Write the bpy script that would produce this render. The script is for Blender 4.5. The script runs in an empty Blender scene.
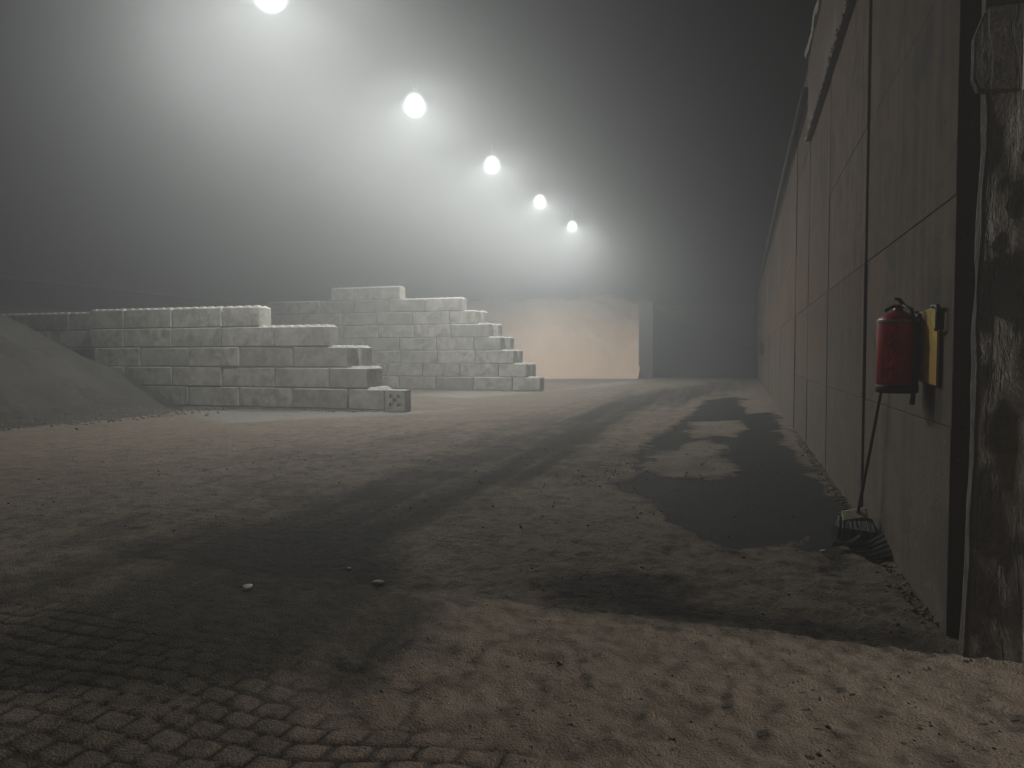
import bpy, bmesh, math, random
import numpy as np
from mathutils import Vector, Matrix

R = math.radians
random.seed(7)
SC = bpy.context.scene
COL = SC.collection

# ------------------------------------------------------------------ camera, sky, exposure, render settings
CAM_H = 1.5
cam = bpy.data.cameras.new('camera')
cam.sensor_width = 36.0
cam.lens = 720 / 1024 * 36.0
cam.clip_start = 0.05
cam.clip_end = 1000
camo = bpy.data.objects.new('camera', cam)
camo.location = (0, 0, CAM_H)
camo.rotation_euler = (R(90 - 2.15), 0, R(17.64))
COL.objects.link(camo)
SC.camera = camo

W = bpy.data.worlds.new('World')
SC.world = W
W.use_nodes = True
nt = W.node_tree
bg = nt.nodes['Background']
sky = nt.nodes.new('ShaderNodeTexSky')
sky.sky_type = 'NISHITA'
sky.sun_disc = False
sky.sun_elevation = R(-4)
sky.sun_rotation = R(200)
nt.links.new(sky.outputs[0], bg.inputs[0])
bg.inputs[1].default_value = 0.05        # night: hardly any light left in the sky

SC.view_settings.view_transform = 'Standard'
SC.view_settings.look = 'None'
SC.view_settings.gamma = 1
SC.view_settings.use_curve_mapping = False
SC.view_settings.exposure = 0.0
SC.render.engine = 'CYCLES'
cy = SC.cycles
cy.use_denoising = True
cy.max_bounces = 5
cy.diffuse_bounces = 3
cy.glossy_bounces = 2
cy.transmission_bounces = 2
cy.volume_bounces = 0
cy.sample_clamp_indirect = 1.0
cy.sample_clamp_direct = 5.0
cy.use_adaptive_sampling = False

LAMP_Y = (14.4, 22.1, 29.9, 37.7, 45.5)
LAMP_X, LAMP_Z = -10.42, 10.0
LAMP_W = 4700.0
LAMP_COL = (0.975, 1.0, 0.985)
GATE_W = 1950.0
HAZE_DENSITY = 0.020
HAZE_G = 0.73

# ------------------------------------------------------------------ helpers
def tag(o, label=None, cat=None, group=None, kind=None):
    if label: o['label'] = label
    if cat: o['category'] = cat
    if group: o['group'] = group
    if kind: o['kind'] = kind
    return o

def empty(name, loc=(0, 0, 0), label=None, cat=None, group=None, rz=0.0):
    o = bpy.data.objects.new(name, None)
    o.empty_display_size = 0.2
    o.location = loc
    o.rotation_euler = (0, 0, rz)
    COL.objects.link(o)
    return tag(o, label, cat, group)

def obj(name, me, mat, parent=None, smooth=False):
    if isinstance(me, bmesh.types.BMesh):
        bm = me
        me = bpy.data.meshes.new(name)
        bm.normal_update()
        bm.to_mesh(me)
        bm.free()
    if mat is not None and len(me.materials) == 0:
        me.materials.append(mat)
    if smooth:
        me.polygons.foreach_set('use_smooth', [True] * len(me.polygons))
    o = bpy.data.objects.new(name, me)
    COL.objects.link(o)
    if parent is not None:
        o.parent = parent
    return o

def box(bm, x0, x1, y0, y1, z0, z1, bevel=0.0, seg=1):
    r = bmesh.ops.create_cube(bm, size=1.0)
    vs = r['verts']
    bmesh.ops.scale(bm, vec=(x1 - x0, y1 - y0, z1 - z0), verts=vs)
    bmesh.ops.translate(bm, vec=((x0 + x1) / 2, (y0 + y1) / 2, (z0 + z1) / 2), verts=vs)
    if bevel > 0:
        es = list({e for v in vs for e in v.link_edges})
        r = bmesh.ops.bevel(bm, geom=es, offset=bevel, segments=seg, affect='EDGES', profile=0.6)
        vs = r['verts']
    return vs

def BM(): return bmesh.new()

def boxm(*a, **k):
    bm = BM(); box(bm, *a, **k); return bm

def tube(bm, pts, r, n=10, cap=True):
    pts = [Vector(p) for p in pts]
    rs = r if isinstance(r, (list, tuple)) else [r] * len(pts)
    rings = []
    prev = None
    for i, p in enumerate(pts):
        t = (pts[min(i + 1, len(pts) - 1)] - pts[max(i - 1, 0)]).normalized()
        if prev is None:
            a = Vector((0, 0, 1)) if abs(t.z) < 0.9 else Vector((1, 0, 0))
            u = t.cross(a).normalized()
        else:
            u = (prev - t * prev.dot(t)).normalized()
        prev = u
        v = t.cross(u)
        rings.append([bm.verts.new(p + (u * math.cos(2 * math.pi * k / n) + v * math.sin(2 * math.pi * k / n)) * rs[i]) for k in range(n)])
    for a, b in zip(rings[:-1], rings[1:]):
        for k in range(n):
            bm.faces.new((a[k], a[(k + 1) % n], b[(k + 1) % n], b[k]))
    if cap:
        bm.faces.new(rings[0][::-1]); bm.faces.new(rings[-1])

def lathe(bm, prof, n=32, c=(0, 0, 0), closed=True):
    rings = []
    for r, z in prof:
        rings.append([bm.verts.new((c[0] + r * math.cos(2 * math.pi * k / n), c[1] + r * math.sin(2 * math.pi * k / n), c[2] + z)) for k in range(n)])
    for a, b in zip(rings[:-1], rings[1:]):
        for k in range(n):
            bm.faces.new((a[k], a[(k + 1) % n], b[(k + 1) % n], b[k]))
    if closed:
        bm.faces.new(rings[0][::-1]); bm.faces.new(rings[-1])

# value noise in numpy
_rng = np.random.default_rng(11)
_TAB = _rng.random((256, 256))
def vnoise(x, y, ox=0, oy=0):
    x = np.asarray(x, float) + ox; y = np.asarray(y, float) + oy
    xi = np.floor(x).astype(int); yi = np.floor(y).astype(int)
    fx = x - xi; fy = y - yi
    fx = fx * fx * (3 - 2 * fx); fy = fy * fy * (3 - 2 * fy)
    a = _TAB[xi & 255, yi & 255]; b = _TAB[(xi + 1) & 255, yi & 255]
    c = _TAB[xi & 255, (yi + 1) & 255]; d = _TAB[(xi + 1) & 255, (yi + 1) & 255]
    return (a + (b - a) * fx) * (1 - fy) + (c + (d - c) * fx) * fy
def fbm(x, y, sc, oct=4, o=0.0):
    s = 0; a = 0.5; f = 1.0 / sc
    for i in range(oct):
        s = s + a * (vnoise(x * f, y * f, 17.3 * i + o, 5.1 * i + o * 1.7) - 0.5)
        a *= 0.5; f *= 2.03
    return s * 2
def sstep(a, b, v):
    t = np.clip((v - a) / (b - a), 0, 1)
    return t * t * (3 - 2 * t)
def sdf_poly(x, y, poly):
    """signed distance, positive inside"""
    P = np.array(poly, float)
    d2 = np.full(x.shape, 1e9); ins = np.zeros(x.shape, bool)
    for i in range(len(P)):
        a = P[i]; b = P[(i + 1) % len(P)]
        ex, ey = b - a
        wx = x - a[0]; wy = y - a[1]
        t = np.clip((wx * ex + wy * ey) / (ex * ex + ey * ey + 1e-12), 0, 1)
        d2 = np.minimum(d2, (wx - ex * t) ** 2 + (wy - ey * t) ** 2)
        c = (a[1] > y) != (b[1] > y)
        with np.errstate(divide='ignore', invalid='ignore'):
            xx = (b[0] - a[0]) * (y - a[1]) / (b[1] - a[1]) + a[0]
        ins ^= c & (x < xx)
    d = np.sqrt(d2)
    return np.where(ins, d, -d)

def grid_mesh(name, X, Y, Z):
    """X, Y, Z 2-D arrays -> mesh of quads"""
    ny, nx = X.shape
    me = bpy.data.meshes.new(name)
    co = np.stack([X, Y, Z], -1).reshape(-1, 3).astype(np.float32)
    i = np.arange(nx * ny).reshape(ny, nx)
    q = np.stack([i[:-1, :-1], i[:-1, 1:], i[1:, 1:], i[1:, :-1]], -1).reshape(-1)
    nf = (nx - 1) * (ny - 1)
    me.vertices.add(len(co)); me.vertices.foreach_set('co', co.ravel())
    me.loops.add(nf * 4); me.loops.foreach_set('vertex_index', q.astype(np.int32))
    me.polygons.add(nf); me.polygons.foreach_set('loop_start', np.arange(0, nf * 4, 4, dtype=np.int32))
    me.update(calc_edges=True)
    me.polygons.foreach_set('use_smooth', [True] * nf)
    return me

# ------------------------------------------------------------------ materials
def newmat(name):
    m = bpy.data.materials.new(name); m.use_nodes = True
    t = m.node_tree
    return m, t, t.nodes['Principled BSDF']
class NB:
    """small node builder"""
    def __init__(s, t): s.t = t
    def n(s, typ, **k):
        x = s.t.nodes.new(typ)
        for a, b in k.items(): setattr(x, a, b)
        return x
    def put(s, sock, v):
        if hasattr(v, 'is_output') : s.t.links.new(v, sock)
        else: sock.default_value = v
    def coord(s, out='Object', scale=(1, 1, 1), loc=None):
        tc = s.n('ShaderNodeTexCoord'); mp = s.n('ShaderNodeMapping')
        s.t.links.new(tc.outputs[out], mp.inputs[0]); mp.inputs['Scale'].default_value = scale
        if loc is not None: s.put(mp.inputs['Location'], loc)
        return mp.outputs[0]
    def noise(s, vec, scale, detail=4, rough=0.6, dist=0.0):
        x = s.n('ShaderNodeTexNoise'); s.t.links.new(vec, x.inputs['Vector'])
        x.inputs['Scale'].default_value = scale; x.inputs['Detail'].default_value = detail
        x.inputs['Roughness'].default_value = rough; x.inputs['Distortion'].default_value = dist
        return x.outputs[0]
    def voro(s, vec, scale, feature='F1'):
        x = s.n('ShaderNodeTexVoronoi', feature=feature); s.t.links.new(vec, x.inputs['Vector'])
        x.inputs['Scale'].default_value = scale
        return x.outputs['Distance']
    def rng(s, v, a, b, c=0.0, d=1.0, smooth=False):
        x = s.n('ShaderNodeMapRange'); s.put(x.inputs[0], v)
        if smooth: x.interpolation_type = 'SMOOTHSTEP'
        for i, q in zip((1, 2, 3, 4), (a, b, c, d)): x.inputs[i].default_value = q
        return x.outputs[0]
    def m(s, op, a, b=0.0, clamp=False):
        x = s.n('ShaderNodeMath', operation=op, use_clamp=clamp); s.put(x.inputs[0], a); s.put(x.inputs[1], b)
        return x.outputs[0]
    def mix(s, f, a, b, mode='MIX'):
        x = s.n('ShaderNodeMix', data_type='RGBA', blend_type=mode)
        s.put(x.inputs[0], f)
        for sock, v in ((x.inputs[6], a), (x.inputs[7], b)):
            if hasattr(v, 'is_output'): s.t.links.new(v, sock)
            else: sock.default_value = (*v, 1) if len(v) == 3 else v
        return x.outputs[2]
    def bump(s, h, strength=0.5, dist=0.02, nrm=None):
        x = s.n('ShaderNodeBump'); s.t.links.new(h, x.inputs['Height'])
        x.inputs['Strength'].default_value = strength; x.inputs['Distance'].default_value = dist
        if nrm is not None: s.t.links.new(nrm, x.inputs['Normal'])
        return x.outputs[0]

def simple(name, col, rough=0.6, metal=0.0, var=0.25, scale=14, bump=0.15, dirt=(0.06, 0.05, 0.04), dirt_amt=0.35, spec=0.4):
    m, t, p = newmat(name); b = NB(t)
    v = b.coord()
    n1 = b.noise(v, scale, 5, 0.65); n2 = b.noise(v, scale * 0.22, 3, 0.6)
    lo = tuple(c * (1 - var) for c in col); hi = tuple(min(1, c * (1 + var)) for c in col)
    c = b.mix(b.rng(n1, 0.3, 0.7), lo, hi)
    c = b.mix(b.m('MULTIPLY', b.rng(n2, 0.48, 0.7), dirt_amt), c, dirt)
    t.links.new(c, p.inputs['Base Color'])
    t.links.new(b.rng(n1, 0.3, 0.7, max(0.05, rough - 0.12), min(1, rough + 0.12)), p.inputs['Roughness'])
    p.inputs['Metallic'].default_value = metal
    p.inputs['Specular IOR Level'].default_value = spec
    if bump: t.links.new(b.bump(n1, bump, 0.01), p.inputs['Normal'])
    return m

def plain(name, col):
    m, t, p = newmat(name)
    p.inputs['Base Color'].default_value = (*col, 1); p.inputs['Roughness'].default_value = 0.95
    p.inputs['Specular IOR Level'].default_value = 0.03
    return m

def block_mat():
    m, t, p = newmat('cast_concrete_block'); b = NB(t)
    oi = b.n('ShaderNodeObjectInfo'); rnd = oi.outputs['Random']
    off = b.n('ShaderNodeCombineXYZ'); b.put(off.inputs[0], b.m('MULTIPLY', rnd, 97.0)); b.put(off.inputs[1], b.m('MULTIPLY', rnd, 41.0))
    v = b.coord(loc=off.outputs[0])
    fine = b.noise(v, 26, 5, 0.7); mid = b.noise(v, 3.2, 5, 0.65, 0.6); big = b.noise(v, 1.1, 3, 0.5)
    vs = b.coord(scale=(5, 5, 0.5), loc=off.outputs[0]); streak = b.noise(vs, 1.6, 4, 0.6)
    base = b.mix(b.rng(rnd, 0, 1), (0.27, 0.245, 0.195), (0.52, 0.485, 0.40))
    c = b.mix(b.rng(mid, 0.35, 0.68), base, (0.13, 0.115, 0.09))
    c = b.mix(b.m('MULTIPLY', b.rng(streak, 0.52, 0.72), 0.45), c, (0.13, 0.12, 0.105))
    c = b.mix(b.m('MULTIPLY', b.rng(big, 0.5, 0.68), 0.5), c, (0.43, 0.41, 0.37))
    pit = b.voro(v, 34)
    c = b.mix(b.m('MULTIPLY', b.rng(pit, 0.10, 0.02), b.rng(mid, 0.45, 0.6)), c, (0.10, 0.095, 0.085))
    # settled pale dust on what faces up
    geo = b.n('ShaderNodeNewGeometry'); sx = b.n('ShaderNodeSeparateXYZ'); t.links.new(geo.outputs['Normal'], sx.inputs[0])
    c = b.mix(b.m('MULTIPLY', b.rng(sx.outputs[2], 0.4, 0.9), 0.8), c, (0.55, 0.53, 0.48))
    t.links.new(c, p.inputs['Base Color']); p.inputs['Roughness'].default_value = 0.9
    p.inputs['Specular IOR Level'].default_value = 0.25
    h = b.m('ADD', b.m('MULTIPLY', fine, 0.5), mid)
    t.links.new(b.bump(h, 0.35, 0.03), p.inputs['Normal'])
    return m

def panel_mat():
    m, t, p = newmat('stained_precast_concrete'); b = NB(t)
    oi = b.n('ShaderNodeObjectInfo'); rnd = oi.outputs['Random']
    off = b.n('ShaderNodeCombineXYZ'); b.put(off.inputs[1], b.m('MULTIPLY', rnd, 3.0))
    v = b.coord(); vo = b.coord(loc=off.outputs[0])
    fine = b.noise(v, 38, 5, 0.7); mid = b.noise(vo, 1.7, 7, 0.70, 0.8); big = b.noise(v, 0.55, 4, 0.6)
    streak = b.noise(b.coord(scale=(6, 6, 0.30)), 1.3, 5, 0.62)
    c = b.mix(b.rng(rnd, 0, 1), (0.075, 0.042, 0.021), (0.135, 0.080, 0.042))
    c = b.mix(b.m('MULTIPLY', b.rng(mid, 0.44, 0.60), 0.8), c, (0.036, 0.024, 0.015))
    c = b.mix(b.m('MULTIPLY', b.rng(streak, 0.5, 0.64), 0.75), c, (0.125, 0.088, 0.058))
    c = b.mix(b.m('MULTIPLY', b.rng(streak, 0.47, 0.34), 0.5), c, (0.022, 0.016, 0.011))
    # paler and greyer towards the foot, with an uneven edge
    sp = b.n('ShaderNodeSeparateXYZ'); t.links.new(v, sp.inputs[0])
    edge = b.m('ADD', sp.outputs[2], b.m('MULTIPLY', b.m('SUBTRACT', big, 0.5), 2.8))
    c = b.mix(b.m('MULTIPLY', b.rng(edge, 2.4, 0.9, smooth=True), 0.45), c, (0.120, 0.108, 0.080))
    spl = b.noise(v, 9, 5, 0.7)
    c = b.mix(b.m('MULTIPLY', b.rng(spl, 0.60, 0.68), b.rng(edge, 1.6, 0.3)), c, (0.19, 0.17, 0.145))
    pit = b.voro(v, 22)
    c = b.mix(b.rng(pit, 0.09, 0.03), c, (0.05, 0.042, 0.035))
    t.links.new(c, p.inputs['Base Color']); p.inputs['Roughness'].default_value = 0.86
    p.inputs['Specular IOR Level'].default_value = 0.3
    t.links.new(b.bump(b.m('ADD', b.m('MULTIPLY', fine, 0.6), mid), 0.55, 0.03), p.inputs['Normal'])
    return m

def pier_mat():
    m, t, p = newmat('spalled_pier_concrete'); b = NB(t)
    v = b.coord()
    n = b.noise(v, 4.2, 7, 0.68, 0.9); f = b.noise(v, 30, 5, 0.7); st = b.noise(b.coord(scale=(7, 7, 1.1)), 1.4, 5, 0.65, 0.4)
    c = b.mix(b.rng(n, 0.35, 0.6), (0.11, 0.09, 0.072), (0.18, 0.155, 0.13))
    c = b.mix(b.m('MULTIPLY', b.rng(st, 0.46, 0.62), 0.7), c, (0.23, 0.215, 0.20))
    c = b.mix(b.rng(f, 0.60, 0.72), c, (0.075, 0.062, 0.05))
    t.links.new(c, p.inputs['Base Color']); p.inputs['Roughness'].default_value = 0.92
    p.inputs['Specular IOR Level'].default_value = 0.25
    h = b.m('ADD', b.m('MULTIPLY', b.rng(st, 0.50, 0.56), 0.6), b.m('ADD', n, b.m('MULTIPLY', f, 0.4)))
    t.links.new(b.bump(h, 0.8, 0.03), p.inputs['Normal'])
    return m

def grain_mat(name, c0, c1, c2, scale=1.0):
    m, t, p = newmat(name); b = NB(t); v = b.coord()
    g = b.noise(v, 60 * scale, 3, 0.8); l = b.noise(v, 7 * scale, 5, 0.65); big = b.noise(v, 0.7, 4, 0.6, 0.4)
    c = b.mix(b.rng(big, 0.35, 0.65), c0, c1)
    c = b.mix(b.m('MULTIPLY', b.rng(l, 0.5, 0.72), 0.7), c, c2)
    c = b.mix(b.m('MULTIPLY', b.rng(g, 0.35, 0.65), 0.25), c, tuple(x * 0.5 for x in c0))
    t.links.new(c, p.inputs['Base Color']); p.inputs['Roughness'].default_value = 0.95
    p.inputs['Specular IOR Level'].default_value = 0.2
    t.links.new(b.bump(b.m('ADD', b.m('MULTIPLY', g, 0.5), l), 0.8, 0.06), p.inputs['Normal'])
    return m

def ground_mat():
    m, t, p = newmat('dusty_paved_ground'); b = NB(t)
    a1 = b.n('ShaderNodeAttribute', attribute_name='m1'); a2 = b.n('ShaderNodeAttribute', attribute_name='m2')
    s1 = b.n('ShaderNodeSeparateColor'); s2 = b.n('ShaderNodeSeparateColor')
    t.links.new(a1.outputs['Color'], s1.inputs[0]); t.links.new(a2.outputs['Color'], s2.inputs[0])
    dark, wet, pale = s1.outputs; pav, joint, gravel = s2.outputs
    v = b.coord()
    pv = b.n('ShaderNodeTexVoronoi', feature='F1'); t.links.new(v, pv.inputs['Vector']); pv.inputs['Scale'].default_value = 85
    pc = b.n('ShaderNodeSeparateColor'); t.links.new(pv.outputs['Color'], pc.inputs[0]); peb = pc.outputs[0]
    grain = b.noise(v, 75, 4, 0.8); fine = b.noise(v, 22, 5, 0.72); mid = b.noise(v, 4.3, 6, 0.68, 0.5); big = b.noise(v, 0.8, 5, 0.62, 0.4)
    dust = b.mix(b.rng(big, 0.35, 0.65), (0.35, 0.272, 0.203), (0.46, 0.365, 0.278))
    dust = b.mix(b.m('MULTIPLY', b.rng(mid, 0.47, 0.70), 0.6), dust, (0.125, 0.094, 0.069))
    dust = b.mix(b.m('MULTIPLY', b.rng(fine, 0.52, 0.72), 0.6), dust, (0.50, 0.41, 0.325))
    dk = b.mix(b.rng(mid, 0.38, 0.66), (0.062, 0.053, 0.042), (0.135, 0.113, 0.088))
    dk = b.mix(b.m('MULTIPLY', b.rng(fine, 0.56, 0.72), 0.5), dk, (0.20, 0.17, 0.135))
    # noisy thresholds make the edges of the stains ragged
    jig = b.m('ADD', b.m('MULTIPLY', b.m('SUBTRACT', mid, 0.5), 0.9), b.m('MULTIPLY', b.m('SUBTRACT', fine, 0.5), 0.7))
    jd = b.m('MULTIPLY', jig, b.rng(dark, 0.0, 0.5, 0.35, 1.0))
    c = b.mix(b.rng(b.m('ADD', dark, jd), 0.22, 0.88), dust, dk)
    c = b.mix(b.m('MULTIPLY', b.rng(b.m('ADD', pale, b.m('MULTIPLY', jig, 0.7)), 0.3, 0.8), 0.85), c, (0.52, 0.48, 0.42))
    c = b.mix(b.m('MULTIPLY', joint, 0.8), c, (0.035, 0.031, 0.026))
    c = b.mix(b.m('MULTIPLY', gravel, b.rng(b.voro(v, 26), 0.35, 0.18)), c, (0.34, 0.32, 0.28))
    wj = b.m('ADD', wet, b.m('MULTIPLY', b.m('SUBTRACT', fine, 0.5), 1.1))
    wj = b.m('ADD', wj, b.m('MULTIPLY', b.m('SUBTRACT', mid, 0.5), 1.6))
    wf = b.rng(wj, 0.46, 0.54)
    c = b.mix(b.rng(wj, 0.02, 0.50), c, b.mix(0.5, c, (0.07, 0.058, 0.047)))
    c = b.mix(wf, c, b.mix(b.rng(fine, 0.35, 0.7), (0.014, 0.012, 0.009), (0.042, 0.036, 0.028)))
    c = b.mix(b.m('MULTIPLY', b.rng(grain, 0.40, 0.60), 0.4), c, b.mix(0.55, c, (0.02, 0.018, 0.015)))
    t.links.new(c, p.inputs['Base Color'])
    c = b.mix(b.m('MULTIPLY', b.rng(peb, 0.66, 0.95), b.m('SUBTRACT', 0.95, b.m('MULTIPLY', wf, 0.6))), c, b.mix(0.5, c, (0.46, 0.41, 0.35)))
    c = b.mix(b.m('MULTIPLY', b.rng(peb, 0.36, 0.08), 0.65), c, b.mix(0.6, c, (0.02, 0.017, 0.013)))
    rough = b.m('SUBTRACT', 0.93, b.m('MULTIPLY', wf, 0.2))
    t.links.new(rough, p.inputs['Roughness']); p.inputs['Specular IOR Level'].default_value = 0.15
    grain = b.m('ADD', grain, b.m('MULTIPLY', pv.outputs['Distance'], -0.55))
    h = b.m('ADD', b.m('MULTIPLY', grain, 0.9), b.m('ADD', fine, b.m('MULTIPLY', mid, 0.6)))
    h = b.m('MULTIPLY', h, b.m('SUBTRACT', 1.0, b.m('MULTIPLY', wf, 0.75)))
    t.links.new(b.bump(h, 1.0, 0.07), p.inputs['Normal'])
    return m

M = {}
M['block'] = block_mat()
M['panel'] = panel_mat()
M['pier'] = pier_mat()
M['ground'] = ground_mat()
M['grey_grit'] = grain_mat('grey_grit', (0.050, 0.044, 0.036), (0.075, 0.067, 0.055), (0.13, 0.117, 0.098))
M['orange_salt'] = grain_mat('orange_salt', (0.78, 0.55, 0.39), (0.85, 0.62, 0.45), (0.86, 0.70, 0.55))
M['dark_grit'] = grain_mat('dark_grit', (0.035, 0.035, 0.034), (0.05, 0.05, 0.048), (0.06, 0.06, 0.057))
M['old_concrete'] = simple('old_concrete', (0.17, 0.16, 0.145), 0.9, 0, 0.3, 3.0, 0.3)
M['dim_concrete'] = simple('dim_concrete', (0.085, 0.082, 0.078), 0.9, 0, 0.3, 2.0, 0.3)
M['facade'] = simple('facade_render', (0.10, 0.085, 0.07), 0.9, 0, 0.3, 5, 0.4)
M['sheet'] = plain('dusty_roof_sheet', (0.022, 0.022, 0.022))
M['side_sheet'] = plain('side_wall_sheet', (0.06, 0.057, 0.053))
M['side_base'] = plain('side_wall_concrete', (0.075, 0.066, 0.056))
M['roof_steel'] = plain('roof_steel', (0.022, 0.022, 0.022))
M['steel'] = simple('dark_steel', (0.07, 0.062, 0.055), 0.65, 0.3, 0.3, 8, 0.1)
M['rust'] = simple('rusty_steel', (0.105, 0.062, 0.042), 0.85, 0.1, 0.4, 9, 0.3, dirt=(0.22, 0.20, 0.18), dirt_amt=0.5)
M['pale_dust'] = simple('dust_caked_bolt', (0.38, 0.34, 0.31), 0.9, 0, 0.2, 30, 0.2)
M['black'] = simple('black_rubber', (0.022, 0.021, 0.02), 0.55, 0, 0.3, 20, 0.2, dirt=(0.08, 0.07, 0.06), dirt_amt=0.4)
M['gap'] = simple('dark_joint', (0.02, 0.018, 0.016), 0.95, 0, 0.2, 10, 0)
M['red'] = simple('worn_red_paint', (0.42, 0.012, 0.018), 0.38, 0, 0.2, 9, 0.1, dirt=(0.10, 0.04, 0.035), dirt_amt=0.45, spec=0.5)
M['redfilm'] = simple('wrinkled_red_plastic', (0.85, 0.045, 0.07), 0.30, 0, 0.2, 12, 0.3, dirt=(0.35, 0.08, 0.08), dirt_amt=0.4, spec=0.6)
M['brass'] = simple('dull_brass', (0.22, 0.17, 0.09), 0.45, 0.8, 0.3, 20, 0.1)
M['yellow'] = simple('faded_yellow_board', (0.66, 0.44, 0.09), 0.7, 0, 0.25, 6, 0.1, dirt=(0.58, 0.27, 0.05), dirt_amt=0.8)
M['wood'] = simple('worn_broom_wood', (0.62, 0.56, 0.40), 0.75, 0, 0.25, 25, 0.2)
M['dark_wood'] = simple('dark_broom_stick', (0.055, 0.042, 0.032), 0.7, 0, 0.3, 25, 0.2)
M['bristle'] = simple('black_bristles', (0.028, 0.026, 0.024), 0.5, 0, 0.4, 60, 0.2, dirt=(0.16, 0.14, 0.12), dirt_amt=0.3)
M['stone'] = simple('pale_stone', (0.45, 0.41, 0.35), 0.9, 0, 0.25, 20, 0.4)
M['crumb'] = simple('grey_brown_crumb', (0.15, 0.13, 0.105), 0.95, 0, 0.35, 20, 0.3)
M['housing'] = simple('lamp_housing', (0.30, 0.30, 0.30), 0.45, 0.6, 0.15, 10, 0.0)
def lamp_lens():
    # thin opal globe: glows itself and lets the lamp inside shine through
    m = bpy.data.materials.new('lit_lamp_globe'); m.use_nodes = True; t = m.node_tree
    for n in list(t.nodes): t.nodes.remove(n)
    out = t.nodes.new('ShaderNodeOutputMaterial'); mx = t.nodes.new('ShaderNodeMixShader')
    tr = t.nodes.new('ShaderNodeBsdfTransparent'); em = t.nodes.new('ShaderNodeEmission')
    # glow fades towards the rim, painting a soft bloom round the lamp
    em.inputs['Color'].default_value = (*LAMP_COL, 1); em.inputs['Strength'].default_value = 5.5
    lw = t.nodes.new('ShaderNodeLayerWeight'); lw.inputs[0].default_value = 0.5
    iv = t.nodes.new('ShaderNodeMath'); iv.operation = 'SUBTRACT'; iv.inputs[0].default_value = 1.0
    t.links.new(lw.outputs['Facing'], iv.inputs[1])
    pw = t.nodes.new('ShaderNodeMath'); pw.operation = 'POWER'; pw.inputs[1].default_value = 7.0
    t.links.new(iv.outputs[0], pw.inputs[0]); 
    ml = t.nodes.new('ShaderNodeMath'); ml.operation = 'MULTIPLY'; ml.inputs[1].default_value = 0.45
    t.links.new(pw.outputs[0], ml.inputs[0]); t.links.new(ml.outputs[0], mx.inputs[0])
    t.links.new(tr.outputs[0], mx.inputs[1]); t.links.new(em.outputs[0], mx.inputs[2]); t.links.new(mx.outputs[0], out.inputs[0])
    try: m.cycles.emission_sampling = 'NONE'
    except Exception: pass
    return m
M['lens'] = lamp_lens()

# ------------------------------------------------------------------ ground
def lines(*segs):
    out = []
    for a, b, s in segs:
        n = max(1, int(round((b - a) / s)))
        out += list(np.linspace(a, b, n, endpoint=False))
    out.append(segs[-1][1])
    return np.array(out)

LANE = [(-9.5, 0.5), (-6.6, 3.0), (-5.6, 5.0), (-5.0, 6.4), (-5.5, 8.7), (-5.75, 12.7), (-5.45, 21.9), (-3.9, 35.3), (0.3, 52.4), (0.75, 52.0), (0.41, 35.5), (-2.5, 19.7),
        (-2.36, 12.8), (-2.24, 9.1), (-2.56, 6.95), (-2.69, 5.3), (-1.9, 4.3), (-1.45, 3.78), (-1.32, 3.04), (-1.6, 2.78), (-2.4, 2.6), (-3.2, 2.2), (-5, 0.5)]
BLOB = [(-1.35, 4.62), (-1.1, 4.98), (-0.67, 5.14), (-0.3, 4.95), (-0.05, 4.63), (0.3, 4.5), (0.76, 4.45), (1.05, 4.4), (1.05, 4.12), (0.4, 4.1), (-0.2, 4.11), (-1.03, 4.25)]  # soft dark patch that also paints in the shadow band beyond the lit ground
PALES = [[(-14.57, 15.9), (-14.2, 17.9), (-9.4, 18.05), (-8.3, 18.6), (-7.45, 20.26), (-7.8, 18.2), (-8.73, 16.39), (-11.2, 13.4)],
         [(-13.0, 26.0), (-12.0, 30.3), (-8.2, 30.4), (-7.6, 46), (-6.9, 50.5), (-5.9, 49.5), (-5.5, 40.2), (-7.7, 31.8), (-9.6, 24.4)],
         [(-14.5, 9.79), (-14.3, 11.8), (-11.06, 11.55), (-9.0, 8.9), (-10.36, 7.4)]]
ISLES = [[(-1.35, 10.22), (-1.23, 11.75), (-0.83, 13.68), (-0.49, 14.14), (-0.15, 12.75), (-0.35, 11.75), (-0.12, 11.0), (0.05, 10.5), (-0.01, 10.0), (-0.44, 9.41), (-1.01, 9.66)],
         [(-1.14, 17.58), (-0.03, 17.94), (0.18, 15.97), (-0.02, 14.29), (-0.4, 14.5), (-0.86, 14.21)],
         [(-0.15, 26.27), (0.84, 26.58), (0.94, 21.24), (0.14, 20.24)]]
WET = [(-1.44, 8.71), (-1.22, 9.59), (-1.55, 11.0), (-1.47, 13.14), (-1.3, 16), (-1.24, 19.1), (-1.18, 25.94), (-0.2, 28.6), (0.3, 27.2), (0.85, 19.77), (0.72, 14.0), (0.82, 11.22), (0.9, 9.47), (0.98, 8.03), (1.0, 6.82),
       (0.65, 5.85), (0.60, 5.29), (0.52, 5.34), (0.48, 5.8), (0.5, 6.44), (0.16, 6.26), (-0.39, 6.53), (-0.67, 7.0), (-0.95, 7.3), (-1.17, 7.73)]
GRAVEL = [(-1.99, 9.53), (-2.04, 10.87), (-1.5, 11.4), (-1.24, 9.95), (-1.3, 8.4), (-1.8, 8.2)]

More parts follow.
